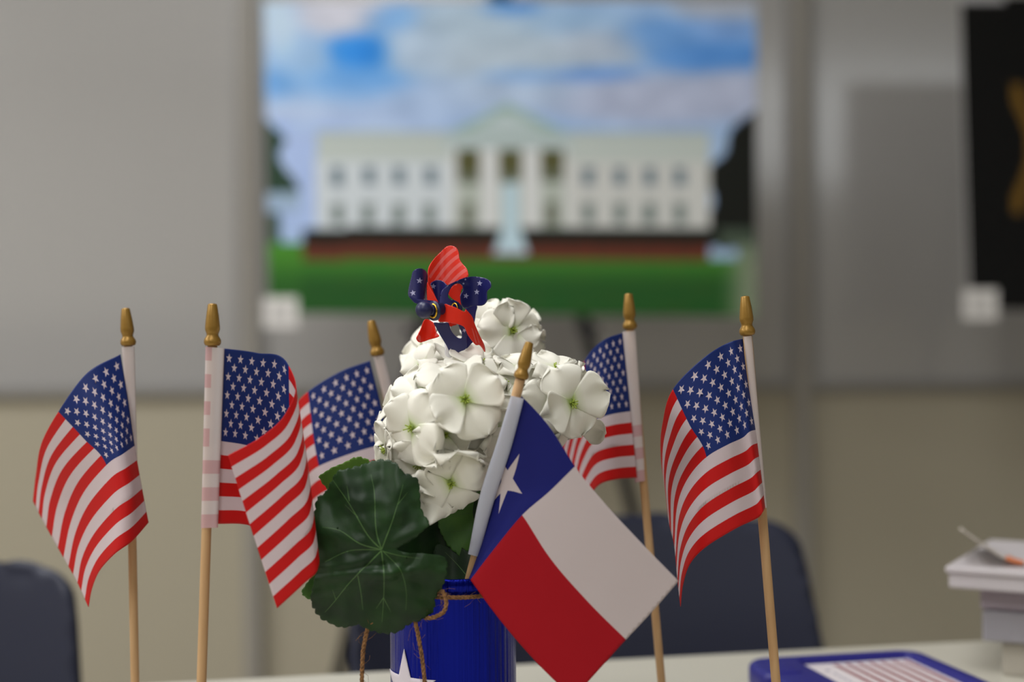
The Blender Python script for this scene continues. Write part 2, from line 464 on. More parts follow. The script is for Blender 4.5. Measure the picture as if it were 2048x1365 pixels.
def mansion(px, py):
    c = blend(px, py, (160, 185, 218), SKY)
    n = noise.noise(Vector((px / 60, py / 34, 3))) * 16
    c = [q + n for q in c]
    def R(x0, x1, y0, y1): return x0 <= px <= x1 and y0 <= py <= y1
    if px < 578 - 20 * math.sin(py / 22) and 235 + (px-530) < py < 405: c = (44, 66, 52)
    if px < 600 and 385 < py < 420: c = (150, 172, 196)
    if px < 560 and 425 < py < 485: c = (52, 74, 60)
    if px > 1418 + 10 * math.sin(py / 15) + max(0, (335 - py)) * 0.72 and 205 < py < 490: c = (20, 22, 18)
    if R(632, 1418, 262, 458):
        c = (200, 208, 214) if px < 1100 else (198, 200, 198)
        if py < 322: c = (184, 193, 190)
        if py < 274: c = (172, 184, 184)
        for wx in (675, 737, 797, 860, 1178, 1240, 1298, 1360):
            if abs(px - wx) < 12:
                if 334 < py < 372: c = (98, 116, 128)
                if 405 < py < 450: c = (112, 124, 122)
    if 888 < px < 1142 and 205 + abs(px - 1015) * 0.52 < py < 272: c = (156, 176, 172)
    if 920 < px < 1110 and 228 + abs(px - 1015) * 0.45 < py < 262: c = (186, 197, 200)
    if R(890, 1142, 270, 298): c = (176, 190, 192)
    if R(900, 1136, 298, 458):
        c = (208, 211, 212)
        for a, b in ((912, 960), (996, 1044), (1080, 1128)):
            if a < px < b:
                c = (84, 84, 52) if py < 345 else ((100, 106, 92) if py < 365 else (172, 180, 172))
                if 405 < py < 452 and abs(px - (a+b)/2) < 13: c = (112, 116, 104)
    if R(606, 1440, 456, 492): c = (20, 25, 18)
    if R(1440, 1512, 456, 500): c = (66, 78, 66)
    if R(604, 1420, 488, 522): c = (92 + 18*noise.noise(Vector((px/18, 1, 2))), 48, 36)
    if py > 520 or (px < 604 and py > 486):
        g = min(1, max(0, (py - 510) / 60)); g = g if px > 604 else g * 0.8
        c = (70 - 34*g + 8*noise.noise(Vector((px/60, py/16, 9))), 128 - 48*g, 44 - 10*g)
        if px > 1440: 
            k = min(1, (px - 1440) / 50); c = tuple(c[i] * (1-k) + (118, 130, 108)[i] * k for i in range(3))
    elif px > 1475 and py > 492: c = (110, 124, 104)
    wfx = 16 + max(0, py - 455) * 0.35
    if abs(px - 1022) < wfx and 368 < py < 508: c = (184, 208, 220)
    g = (c[0] + c[1] + c[2]) / 3
    k = 1.3 if py < 262 else 1.05
    return tuple(g + (q - g) * k for q in c)
def black_art(px, py):
    c = (14, 14, 14)
    if px > 2026 and 165 < py < 430:
        t = abs(math.sin((py - 165) / 265 * PI))
        if abs(px - (2050 - 18 * math.cos((py-165) / 265 * 2 * PI))) < 12: c = (120, 90, 34)
    if px < 2010 - 0 and py < 3 : c = (200, 200, 205)
    if px > 2090 and 120 < py < 520 and (px + py) % 90 < 24: c = (120, 92, 36)
    return c
def poster(name, corners, d, art, nx, ny, label, k=1.0, depth_r=0.0):
    (x0, y0), (x1, y1), (x2, y2), (x3, y3) = corners        # tl, tr, br, bl
    base = U((x2 + x3) / 2, (y2 + y3) / 2, d)
    r = empty('poster', base, label, 'poster')
    vs = []; cols = []
    for j in range(ny + 1):
        for i in range(nx + 1):
            s = i / nx; t = j / ny
            px = (x0*(1-s) + x1*s) * (1-t) + (x3*(1-s) + x2*s) * t
            py = (y0*(1-s) + y1*s) * (1-t) + (y3*(1-s) + y2*s) * t
            vs.append(U(px, py, d + depth_r * (s - 0.5) + 0.05 * (1 - t)))
            c = S(*[max(0, q) for q in art(px, py)], k); cols += [min(1, c[0]), min(1, c[1]), min(1, c[2]), 1]
    fs = [(j*(nx+1)+i, (j+1)*(nx+1)+i, (j+1)*(nx+1)+i+1, j*(nx+1)+i+1) for j in range(ny) for i in range(nx)]
    o = mesh_obj('picture', vs, fs, pr_mat, r)
    a = o.data.color_attributes.new('col', 'FLOAT_COLOR', 'POINT'); a.data.foreach_set('color', cols)
    back = [vs[0], vs[nx], vs[-1], vs[-1 - nx]]
    b2 = [v + Vector((0, 0.0012, 0)) for v in back] + [v + Vector((0, 0.006, 0)) for v in back]
    mesh_obj('backing_board', b2, [(0,1,2,3),(7,6,5,4),(0,4,5,1),(1,5,6,2),(2,6,7,3),(3,7,4,0)], M['foam'], r, smooth=False)
    return r
poster('poster', ((527, 4), (1512, 2), (1513, 634), (538, 627)), 2.66, mansion, 246, 156,
       'large photo poster of a white columned mansion behind a green lawn and fountain', 1.22, -0.05)
poster('poster', ((1920, -8), (2560, -12), (2574, 622), (1939, 620)), 2.66, black_art, 120, 80,
       'black poster with gold ornament, cut off by the frame edge', 1.0, -0.02)
def card(cx, cy, d, label):
    wv, hv = 34, 30
    c = [U(cx-wv, cy-hv, d), U(cx+wv, cy-hv, d), U(cx+wv, cy+hv, d), U(cx-wv, cy+hv, d)]
    r = empty('label_card', U(cx, cy+hv, d), label, 'card', 'small white cards at the poster corners')
    b2 = c + [v + Vector((0, 0.001, 0)) for v in c]
    mesh_obj('card', b2, [(0,1,2,3)[::-1],(7,6,5,4)[::-1],(0,4,5,1),(1,5,6,2),(2,6,7,3),(3,7,4,0)], M['card'], r, smooth=False)
    vs = []; fs = []
    for k in range(4):
        for m in range(3):
            x = cx - 20 + m * 14; y = cy - 10 + k * 7
            b = len(vs); vs += [U(x, y, d-0.0005), U(x+10, y, d-0.0005), U(x+10, y+2.5, d-0.0005), U(x, y+2.5, d-0.0005)]
            fs.append((b+3, b+2, b+1, b))
    mesh_obj('print', vs, fs, M['ink'], r, smooth=False)
card(561, 625, 2.682, 'small white card at the lower corner of the mansion poster')
card(1961, 609, 2.667, 'small white card at the lower corner of the black poster')
def easel(ax, ay, legs, d, label, joint):
    top = U(ax, ay, d + 0.13)
    r = empty('easel', (top.x, d + 0.2, 0), label, 'easel', 'tripod easels holding posters')
    for (lx, ly) in legs:
        q = U(lx, ly, d + 0.07); dr = (q - top)
        ft = top + dr * (top.z / -dr.z)
        jn = top.lerp(ft, joint)
        g = tube([top, jn], 0.013, 14); mesh_obj('leg', g[0], g[1], M['black'], r)
        g = tube([jn, ft], 0.010, 14); mesh_obj('leg', g[0], g[1], M['silver'], r)
    ft = Vector((top.x, d + 0.48, 0)); jn = top.lerp(ft, joint)
    g = tube([top, jn], 0.013, 14); mesh_obj('rear_leg', g[0], g[1], M['black'], r)
    g = tube([jn, ft], 0.010, 14); mesh_obj('rear_leg', g[0], g[1], M['silver'], r)
    g = lathe(top + Vector((0,0,-0.02)), top + Vector((0,0,0.05)), [(0,0.02),(0.7,0.028),(1,0.015)], 16)
    mesh_obj('hub', g[0], g[1], M['black'], r)
    for sgn in (-1, 1):
        zb = U(1000, 634, d).z - 0.012
        g = box(top.x + sgn*0.16 - 0.02, top.x + sgn*0.16 + 0.02, d - 0.03, d + 0.09, zb - 0.02, zb - 0.004)
        mesh_obj('ledge', g[0], g[1], M['black'], r, smooth=False)
easel(1000, -6, ((842, 660), (1172, 660)), 2.66, 'black tripod easel holding the mansion poster', 0.78)
easel(2240, -20, ((2150, 660), (2340, 660)), 2.66, 'tripod easel holding the black poster', 0.78)

# ------------------------------------------------------------------ hand flags
FIN = [(0.0, 0.5), (0.015, 7.6), (0.04, 8.6), (0.3, 11.6), (0.55, 13.6), (0.63, 13.4), (0.69, 11.6), (0.735, 10.6),
       (0.78, 11.6), (0.83, 14.2), (0.88, 15.6), (0.93, 15.6), (0.975, 14.2), (1.0, 12.2)]
def stick_and_finial(root, ftop, fbot, d, lowpx, radius=0.0025, to=None):
    a = U(*ftop, d); b = U(*fbot, d)
    k = (b - a).length / (78 / F * 0.8)
    prof = [(t, q / F * 0.8 * k) for t, q in FIN]
    g = lathe(a, b, prof); mesh_obj('finial', g[0], g[1], M['gold'], root)
    c = to if to is not None else U(*lowpx, d)
    dr = c - b
    if to is None:
        zb = TZ + 0.004
        c = b + dr * ((b.z - zb) / -dr.z) * 1.0
    n = 14
    g = tube([b.lerp(c, t / n) for t in range(-0, n + 1)], radius, 16)
    mesh_obj('stick', g[0], g[1], M['wood'], root)
    return b, c
def us_pattern():
    inner = []
    for s in range(13):
        if s % 2 == 0:
            y0, y1 = s / 13, (s + 1) / 13
            e0 = 0.0; inner.append(([(e0, y0), (1, y0), (1, y1), (e0, y1)], 1))
    inner.append(([(0, 0), (0.42, 0), (0.42, 7/13), (0, 7/13)], 2))
    asp = 1.5
    for j in range(1, 10):
        for i in range(1, 12):
            if (i + j) % 2 == 0:
                cx = 0.42 * i / 12; cy = 7/13 * j / 10
                inner.append(([(cx + (x) / asp, cy + y) for x, y in star_poly(0, 0, 0.0285, 0.40)], 0))
    return fill([(0, 0), (1, 0), (1, 1), (0, 1)], (1/62, 1/46), inner)
US = us_pattern()
def surface(us, vs, grid):
    """grid[v][u] = (px, py, d)"""
    def f(u, v):
        rows = [[hermite(us, [g[k] for g in row], u) for k in range(3)] for row in grid]
        return tuple(hermite(vs, [r[k] for r in rows], v) for k in range(3))
    return f
def flag(label, ftop, fbot, d, low, us, vs, grid, sleeve, ripple=0.0, radius=0.0025, sleeve_mats=None):
    d0 = d
    b = U(*fbot, d); c = U(*low, d); dr = c - b; foot = b + dr * ((b.z - TZ) / -dr.z)
    r = empty('hand_flag', (foot.x, foot.y, TZ), label, 'flag', 'small stars-and-stripes hand flags')
    stick_and_finial(r, ftop, fbot, d, low, radius)
    g = lathe((foot.x, foot.y, TZ), (foot.x, foot.y, TZ + 0.014), [(0, 0.019), (0.25, 0.02), (0.5, 0.018), (0.8, 0.01), (1, 0.006)], 28)
    mesh_obj('base', g[0], g[1], M['basewood'], r)
    f = surface(us, vs, grid)
    V, Fc, mi = US
    pts = []
    for u, v in V:
        x, y, dd = f(u, v)
        dd += ripple * math.sin(u * 17 + v * 5) * u * (1 - 0.3 * v)
        pts.append(U(x, y, dd))
    mesh_obj('flag_cloth', pts, Fc, [M['fwhite'], M['fred'], M['fblue']], r, midx=mi, thick=0.00025)
    # film sleeve: flattened tube round the stick, reaching the cloth edge
    if sleeve:
        (la, ra), (lb, rb) = sleeve          # left/right px at the top, at the bottom
        n = 40; seg = 20; sv = []; sf = []; sm = []
        for i in range(n + 1):
            t = i / n
            lx = la[0]*(1-t) + lb[0]*t; ly = la[1]*(1-t) + lb[1]*t; rx_ = ra[0]*(1-t) + rb[0]*t; ry = ra[1]*(1-t) + rb[1]*t
            for k in range(seg):
                a = 2 * PI * k / seg
                cx = (lx + rx_) / 2 + math.cos(a) * (rx_ - lx) / 2; cy = (ly + ry) / 2 + math.cos(a) * (ry - ly) / 2
                q = math.sin(a); sv.append(U(cx, cy, d + math.copysign(abs(q) ** 0.4, q) * 0.0031))
        for i in range(n):
            for k in range(seg):
                x = i*seg+k; y = i*seg+(k+1) % seg
                sf.append((x, y, y+seg, x+seg))
                t = (i + 0.5) / n; st = int(t * 13)
                pink = sleeve_mats and st % 2 == 0 and (t > 7/13 or (sleeve_mats == 2 and math.cos(2*PI*(k+.5)/seg) < -0.45))
                sm.append(1 if pink else 0)
        mesh_obj('sleeve', sv, sf, [M['sleeve'], M['sleevepink']], r, midx=sm)
    return r
M['sleevepink'] = mat('sleeve_film_pink', S(222, 186, 192), 0.25, transl=0.35, alpha=0.82)
C1 = [0, 0.2, 0.42, 0.6, 0.8, 1.0]
V1 = [0, 3.5/13, 7/13, 10/13, 1]
# flag 1
flag('stars-and-stripes hand flag standing nearest the lone chair, cloth pointing down to a tip', (251, 616), (257, 692), 0.84, (270, 1365), C1, V1, [
    [(241,709,.838), (176,745,.824), (117,824,.823), (84,885,.838), (72,950,.858), (66,1003,.868)],
    [(256,800,.834), (215,836,.818), (167,877,.818), (120,930,.834), (96,990,.850), (88,1046,.858)],
    [(269,892,.830), (245,909,.812), (213,931,.812), (170,982,.826), (142,1045,.842), (127,1116,.846)],
    [(284,978,.828), (262,997,.808), (228,1022,.808), (190,1066,.822), (165,1115,.836), (155,1166,.840)],
    [(297,1046,.826), (264,1083,.806), (228,1110,.804), (200,1141,.816), (184,1178,.826), (177,1215,.830)]],
    (((243, 695), (269, 693)), ((258, 860), (277, 1010))), 0.0008)
# flag 2: the fly half folds back in front
def q2(x, y, d): return (x / 2.007, 580 + y / 2.007, d)
flag('stars-and-stripes hand flag folded back over itself, with a wide clear sleeve on its stick', (425, 607), (425, 692), 0.75, (403, 1365),
    [0, 0.2, 0.40, 0.5, 0.62, 0.8, 1.0], [0, 0.5, 1], [
    [q2(898,235,.750), q2(1030,253,.757), q2(1150,290,.758), q2(1188,385,.746), q2(1150,490,.738), q2(1055,585,.733), q2(915,665,.732)],
    [q2(885,580,.750), q2(1000,600,.757), q2(1150,650,.758), q2(1226,670,.746), q2(1222,760,.738), q2(1140,850,.733), q2(1010,965,.732)],
    [q2(868,940,.750), q2(1000,946,.757), q2(1170,1010,.758), q2(1268,1060,.746), q2(1276,1120,.738), q2(1215,1185,.733), q2(1112,1280,.730)]],
    (((411, 694), (449, 697)), ((402, 1057), (436, 1056))), 0.0, 0.0026, 2)
# flag 3
flag('stars-and-stripes hand flag half hidden between the folded flag and the white flowers', (742, 641), (756, 712), 0.885, (900, 1365), C1, [0, 7/13, 1], [
    [(740,722,.885), (682,743,.878), (616,784,.878), (588,815,.89), (572,860,.90), (568,915,.905)],
    [(781,886,.875), (716,903,.868), (638,933,.870), (612,955,.885), (592,990,.895), (585,1035,.90)],
    [(819,1030,.865), (750,1058,.86), (685,1085,.862), (655,1100,.875), (630,1120,.885), (620,1140,.89)]],
    (((746, 712), (768, 712)), ((825, 1030), (848, 1030))), 0.001)
# flag 4
flag('stars-and-stripes hand flag partly hidden behind the flowers and the lone-star flag', (1257, 587), (1260, 659), 0.87, (1323, 1365), C1, [0, 7/13, 1], [
    [(1245,666,.868), (1207,681,.862), (1169,722,.872), (1138,795,.888), (1116,860,.895), (1100,930,.90)],
    [(1261,823,.866), (1220,830,.858), (1180,848,.866), (1161,885,.88), (1150,925,.89), (1138,985,.895)],
    [(1274,956,.864), (1235,959,.856), (1199,970,.862), (1180,992,.875), (1166,1022,.884), (1158,1060,.888)]],
    (((1245, 664), (1271, 662)), ((1270, 966), (1292, 962))), 0.001, 0.0025, 1)
# flag 5
C5 = [0, 0.07, 0.13, 0.25, 0.42, 0.6, 0.8, 1.0]
flag('stars-and-stripes hand flag with its stick beside the blue-rimmed printed sheet', (1490, 592), (1495, 671), 0.79, (1552, 1365), C5, V1, [
    [(1487,678,.792), (1468,682,.786), (1452,688,.786), (1410,714,.780), (1346,779,.780), (1325,850,.795), (1322,915,.812), (1331,985,.825)],
    [(1499,768,.790), (1484,772,.783), (1470,780,.783), (1433,802,.776), (1378,848,.776), (1348,905,.790), (1334,965,.806), (1338,1045,.818)],
    [(1512,860,.788), (1499,864,.780), (1488,874,.780), (1457,889,.772), (1413,915,.772), (1377,956,.786), (1355,1012,.800), (1349,1095,.812)],
    [(1521,940,.787), (1513,946,.778), (1504,955,.778), (1466,975,.770), (1413,1008,.770), (1380,1046,.782), (1361,1097,.795), (1355,1160,.806)],
    [(1530,1016,.786), (1526,1024,.776), (1519,1034,.776), (1475,1056,.768), (1413,1094,.768), (1381,1127,.778), (1366,1170,.790), (1361,1214,.800)]],
    (((1487, 674), (1504, 672)), ((1524, 1018), (1534, 1016))), 0.0, 0.00265)

# lone-star flag
def lone_star():
    r0 = U(866, 1450, 0.80); TX = {0: .735}
    r = empty('hand_flag', r0, 'lone-star hand flag, blue with one white star, white and red, leaning in the pot', 'flag')
    stick_and_finial(r, (1059, 684), (1041, 758), 0.735, None, 0.0026, to=U(868, 1440, 0.800))
    us = [0, 0.08, 0.2, 0.34, 0.5, 0.75, 1.0]
    g = [
     [(1043,793,.800), (1062,812,.797), (1100,856,.792), (1152,937,.785), (1203,1000,.778), (1281,1085,.770), (1357,1163,.764)],
     [(1018,895,.800), (1034,916,.792), (1068,960,.782), (1100,986,.772), (1146,1052,.766), (1225,1142,.760), (1306,1222,.756)],
     [(993,985,.800), (1003,990,.788), (1022,1010,.774), (1046,1033,.764), (1094,1108,.757), (1172,1200,.752), (1252,1280,.748)],
     [(965,1075,.800), (970,1078,.788), (980,1088,.772), (990,1100,.758), (1040,1172,.750), (1118,1262,.745), (1198,1340,.741)],
     [(941,1155,.800), (939,1156,.788), (939,1158,.770), (942,1162,.753), (990,1228,.745), (1066,1318,.740), (1146,1398,.736)]]
    hd = [.736, .745, .754, .763, .771]                 # the hoist follows the leaning stick
    off = [0, -.004, -.012, -.020, -.026, -.032, -.036]
    g = [[(x, y, hd[j] + off[i] * (0.35 + 0.65 * j / 4) * 0.95 if i else hd[j]) for i, (x, y, _) in enumerate(row)] for j, row in enumerate(g)]
    f = surface(us, [0, .25, .5, .75, 1], g)
    inner = [([(1/3, 0), (1, 0), (1, 0.5), (1/3, 0.5)], 0), ([(1/3, 0.5), (1, 0.5), (1, 1), (1/3, 1)], 1), ([(0, 0), (1/3, 0), (1/3, 1), (0, 1)], 2),
             ([(1/6 - 0.095 + x / 1.5, 0.42 + y) for x, y in star_poly(0, 0, 0.2, rot=0.12)], 0)]
    V, Fc, mi = fill([(0, 0), (1, 0), (1, 1), (0, 1)], (1/60, 1/44), inner)
    mesh_obj('flag_cloth', [U(*f(u, v)) for u, v in V], Fc, [M['twhite'], M['tred'], M['tblue']], r, midx=mi, thick=0.0003)
    # white hem sleeve
    n = 30; seg = 16; sv = []; sf = []
    for i in range(n + 1):
        t = i / n
        y0 = 795 + (1112 - 795) * t
        rx_ = hermite([0, .3, .6, 1], [1048, 1024, 993, 958], t); lx = hermite([0, .3, .6, 1], [1022, 993, 962, 936], t)
        for k in range(seg):
            a = 2 * PI * k / seg
            q = math.sin(a); sv.append(U((lx+rx_)/2 + math.cos(a)*(rx_-lx)/2, y0 + math.cos(a) * 3, 0.736 + 0.031 * t + math.copysign(abs(q) ** 0.4, q) * 0.0037))
    for i in range(n):
        for k in range(seg):
            x = i*seg+k; y = i*seg+(k+1) % seg; sf.append((x, y, y+seg, x+seg))
    mesh_obj('sleeve', sv, sf, M['hem'], r)
lone_star()

# ------------------------------------------------------------------ pot
PC = U(905, 1137, 0.80); PR = 0.0353; PZ = 0.872
proot = empty('flower_pot', (PC.x, PC.y, TZ), 'glossy royal-blue cylindrical pot with a white star, holding the flowers', 'pot')
pz0 = Vector((PC.x, PC.y, TZ)); H = PZ - TZ
prof = [(0.0, 0.001), (0.0, PR * 0.97), (0.01, PR*0.99), (0.03, PR), (0.5, PR), (0.93, PR), (0.945, PR + 0.0012), (0.985, PR + 0.0012), (1.0, PR + 0.0006), (1.0, PR - 0.0006), (0.985, PR - 0.001), (0.05, PR - 0.0012), (0.05, 0.001)]
g = lathe(pz0, pz0 + Vector((0, 0, H)), prof, 96)
mesh_obj('pot_body', g[0], g[1], M['pot'], proot)
g = lathe(pz0 + Vector((0, 0, H*0.1)), pz0 + Vector((0, 0, H*0.88)), [(0, PR*.95), (1, PR*.95), (1.0, 0.001)], 40)
mesh_obj('filler', g[0], g[1], mat('filler_moss', S(52, 60, 34), 0.9, bump=(300, 1, 0.003)), proot)
zs = U(812, 1378, 0.775).z
V, Fc, mi = fill(star_poly(0, 0, 0.0215), 0.002)
a0 = math.radians(-90 - 46)
mesh_obj('painted_star', [Vector((PC.x + (PR + 0.0004) * math.cos(a0 + x / PR), PC.y + (PR + 0.0004) * math.sin(a0 + x / PR), zs - y)) for x, y in V],
         Fc, M['starwhite'], proot, thick=0.0004)

# ------------------------------------------------------------------ twine
def twist(pts, R=0.0011, pitch=0.0075, strands=3, seg=7):
    L = smooth_line(pts, 10)
    gs = []; T = [(L[min(i+1, len(L)-1)] - L[max(i-1, 0)]).normalized() for i in range(len(L))]
    n = T[0].orthogonal().normalized(); fr = []; s = 0
    for i, p in enumerate(L):
        n = (n - T[i]*n.dot(T[i])).normalized(); b = T[i].cross(n)
        if i: s += (p - L[i-1]).length
        fr.append((p, n.copy(), b, s))
    for k in range(strands):
        q = [p + (n * math.cos(2*PI*(s/pitch + k/strands)) + b * math.sin(2*PI*(s/pitch + k/strands))) * R * 0.55 for p, n, b, s in fr]
        gs.append(tube(q, R * 0.62, seg))
    fib = []
    for i in range(0, len(L), 3):
        p, n, b, s = fr[i]
        a = random.random() * 2 * PI; dr = (n*math.cos(a) + b*math.sin(a)); ln = random.uniform(0.002, 0.0065)
        t = T[i] * random.choice((-1, 1)); w_ = Vector((random.uniform(-1,1), random.uniform(-1,1), random.uniform(-1,1))) * 0.3
        fib.append(tube([p + dr*R*0.8, p + dr*(R+ln*0.4) + t*ln*0.4, p + dr*(R+ln*0.7) + (t + w_)*ln], 0.00009, 3))
    return join(*gs), join(*fib)
twroot = empty('jute_twine', (PC.x, PC.y - PR, PZ - 0.02), 'brown jute twine tied round the blue pot in a knot with hanging ends', 'twine')
zt = PZ - 0.0085
ring = []
for k in range(49):
    a = 2*PI*k/48
    ring.append(Vector((PC.x + (PR+0.0022)*math.cos(a), PC.y + (PR+0.0022)*math.sin(a), zt + 0.001*math.sin(a*2+1))))
def tw(name, pts):
    a, b = twist(pts); o = mesh_obj(name, a[0], a[1], M['jute'], twroot)
    mesh_obj('fibre', b[0], b[1], M['jute'], o)
tw('wrap', ring)
tw('loop', [U(872,1188,.762), U(884,1183,.755), U(892,1200,.752), U(889,1222,.751), U(872,1234,.752), U(852,1236,.754), U(838,1222,.757), U(850,1204,.760), U(868,1192,.763)])
tw('cord_end', [U(868,1192,.760), U(845,1212,.756), U(831,1238,.755), U(836,1270,.756), U(843,1310,.757), U(848,1350,.758), U(852,1390,.758), U(858,1440,.760)])
tw('cord_end', [U(868,1190,.758), U(822,1196,.754), U(770,1222,.752), U(740,1250,.754), U(729,1285,.756), U(725,1325,.757), U(724,1375,.757), U(730,1420,.757)])

# ------------------------------------------------------------------ flowers
froot = empty('artificial_flower', (PC.x, PC.y, PZ - 0.012), 'artificial white geranium with ruffled petals and dark green scalloped leaves in the blue pot', 'flower')
def petal_geo(L, W, curl, cup, ph, rip, rnd):
    ns, ntt = 13, 14; vs = []; uv = []; fs = []
    for i in range(ns + 1):
        s = i / ns
        wv = W * (0.16 + 0.84 * min(1, s / 0.62) ** 0.8) * (math.sqrt(max(0, 1 - ((s - 0.62) / 0.385) ** 2)) if s > 0.62 else 1)
        for j in range(ntt + 1):
            t = -1 + 2 * j / ntt
            x = wv * t
            y = L * (s * (1 - 0.07 * t * t * s) - 0.05 * s**6 * math.exp(-(t / 0.3) ** 2))
            z = L * (curl * (s - 0.25) ** 2 * (1 if s > 0.25 else -0.3) + cup * t * t * s * (1 - 0.4*s)) \
                + L * rip * s * s * (math.sin(3.1 * t + ph) + 0.55 * math.sin(6.3 * t + 2.3 * ph) * s + 0.3 * math.sin(11 * t + 4 * ph) * s * s) \
                + L * 0.05 * rnd.uniform(-0.35, 0.35) * (s > 0.85)*0.5
            vs.append(Vector((x, y, z))); uv.append((s, j / ntt))
    for i in range(ns):
        for j in range(ntt):
            a = i * (ntt+1) + j; fs.append((a, a+1, a+ntt+2, a+ntt+1))
    return vs, fs, uv
nfl = 0
def floret(px, py, d, n, R, petals=4, open_=0.25, seed=None, spin=None, centre=True, flat=1):
    """n = (right, up, toward camera)"""
    global nfl
    nfl += 1
    rnd = random.Random(nfl * 13 + 5 if seed is None else seed)
    c = U(px, py, d); Rm = R / F * d
    z = (RV * n[0] + UV_ * n[1] + Vector((0, -1, 0)) * n[2]).normalized()
    x = z.orthogonal().normalized() if abs(z.z) > 0.95 else Vector((0, 0, 1)).cross(z).normalized()
    y = z.cross(x)
    B3 = Matrix((x, y, z)).transposed()
    VS = []; FS = []; UV2 = []
    sp0 = rnd.uniform(0, 2*PI) if spin is None else spin
    for k in range(petals):
        L = Rm * rnd.uniform(0.9, 1.08)
        vs, fs, uv = petal_geo(L, L * (0.64 if petals == 4 else 0.54) * rnd.uniform(0.92, 1.1), rnd.uniform(-0.95, 0.3) * flat, rnd.uniform(-0.3, 0.25) * flat, rnd.uniform(0, 6), rnd.uniform(0.09, 0.2), rnd)
        tilt = open_ + rnd.uniform(-0.18, 0.22)
        mt = Matrix.Rotation(sp0 + 2*PI*k/petals + rnd.uniform(-0.12, 0.12), 3, 'Z') @ Matrix.Rotation(tilt, 3, 'X')
        b = len(VS)
        lift = Vector((0, 0, 0.0006 * (k % 2)))
        VS += [c + B3 @ (mt @ (v + Vector((0, Rm*0.05, 0))) + lift) for v in vs]; FS += [tuple(i+b for i in f) for f in fs]; UV2 += uv
    o = mesh_obj('floret', VS, FS, M['petal'], froot, uvs=UV2, thick=0.0003)
    if centre:
        gs = []
        for k in range(9):
            a = 2*PI*k/9 + rnd.uniform(-.2, .2); rr = Rm * rnd.uniform(0.05, 0.16)
            h = Rm * rnd.uniform(0.16, 0.26)
            p0 = Vector((0, 0, 0)); p1 = Vector((rr*0.5*math.cos(a), rr*0.5*math.sin(a), h*0.6)); p2 = Vector((rr*math.cos(a), rr*math.sin(a), h))
            gs.append(tube([c + B3 @ p0, c + B3 @ p1, c + B3 @ p2], [0.00035, 0.0003, 0.0004], 5))
        v, f = join(*gs)
        mesh_obj('stamens', v, f, M['stamen'], o)
        g = lathe(c - z * 0.001, c + z * Rm * 0.09, [(0, Rm*0.12), (0.5, Rm*0.12), (0.8, Rm*0.08), (1, 0.0003)], 12)
        mesh_obj('flower_centre', g[0], g[1], M['centre'], o)
# hand-placed florets (photo's recognisable ones)
FL = [
 (930,800,.748,(0.05,0.10,1),70,4,.10,.62,.55), (905,752,.770,(-0.1,0.85,.6),66,4,.25,.2), (826,856,.758,(-0.6,-0.05,.8),66,4,.15,.9,.9),
 (902,966,.758,(0.0,-0.3,.9),62,4,.1,.3,.75), (1108,812,.775,(-.15,-0.1,.95),58,4,.3,1.2), (1142,806,.766,(0.45,-0.05,.85),66,4,.14,.4,.75),
 (1112,742,.785,(0.25,0.95,.35),55,4,.3,.1), (985,648,.835,(-0.5,0.45,.8),50,4,.2,.6), (1024,662,.826,(0.3,0.1,.9),54,4,.2,.0,.8),
 (850,700,.835,(-0.7,0.5,.5),56,4,.1,.4), (908,912,.760,(0.1,-0.9,.55),62,4,.35,.8), (890,868,.762,(0.1,-.2,.95),52,4,.5,1.4),
 (800,805,.785,(-0.8,0.5,.5),56,4,.2,.3), (850,770,.775,(-.5,.6,.7),58,4,.25,.7), (775,900,.785,(-0.9,-0.1,.45),58,4,.2,.2),
 (760,930,.795,(-0.9,-0.3,.3),44,4,.2,.9), (840,925,.770,(-.5,-.5,.8),58,4,.3,.5), (858,985,.775,(-.6,-.6,.4),54,4,.2,1.0),
 (960,735,.778,(.2,.9,.45),62,4,.2,.4), (1005,770,.775,(.4,.55,.7),58,4,.25,.9), (1042,742,.790,(.2,.85,.5),54,4,.25,.3),
 (985,850,.772,(.5,-.05,.85),60,4,.3,.2), (975,905,.778,(.6,-.4,.6),56,4,.3,1.1), (948,948,.778,(.5,-.6,.6),48,4,.3,.7),
 (1060,800,.785,(-.2,.1,.95),54,4,.3,.2), (1080,850,.792,(-.2,-.6,.7),50,4,.3,.6), (1150,850,.785,(.4,-.7,.55),52,4,.25,.3),
 (1160,770,.792,(.7,.6,.4),48,4,.2,.8), (1078,765,.785,(-.1,.7,.7),48,4,.3,.4), (868,805,.772,(-.3,.3,.9),52,4,.35,1.2),
 (1040,640,.842,(.5,.7,.4),44,4,.2,.4), (1010,628,.845,(0,.9,.3),40,4,.15,.9), (960,690,.83,(-.2,.3,.8),50,4,.3,.3),
 (890,715,.825,(-.1,.7,.6),50,4,.3,.6), (1050,690,.838,(.6,-.3,.6),46,4,.3,.1), (925,715,.80,(0,.8,.5),52,4,.2,.3), (845,735,.815,(-.6,.2,.7),46,4,.2,.3),
 (820,900,.775,(-.4,-.3,.8),50,4,.4,.3), (950,830,.770,(.3,0,.9),50,4,.45,.5), (880,925,.768,(-.2,-.5,.8),46,4,.4,.6), (1120,780,.79,(.2,.4,.9),50,4,.4,.6),
 (860,972,.762,(-.2,-.1,1),66,1,.05,PI-.12,.5), (905,830,.785,(0,0,1),60,5,.3,.2), (1015,820,.795,(.1,0,1),60,5,.3,.2), (840,850,.795,(0,0,1),60,5,.3,.2)]
for px, py, d, n, R, np_, op, sp_, *cu in FL:
    floret(px, py, d, n, R * 1.14, np_, op, spin=sp_, flat=cu[0] if cu else 1, centre=np_ > 1)
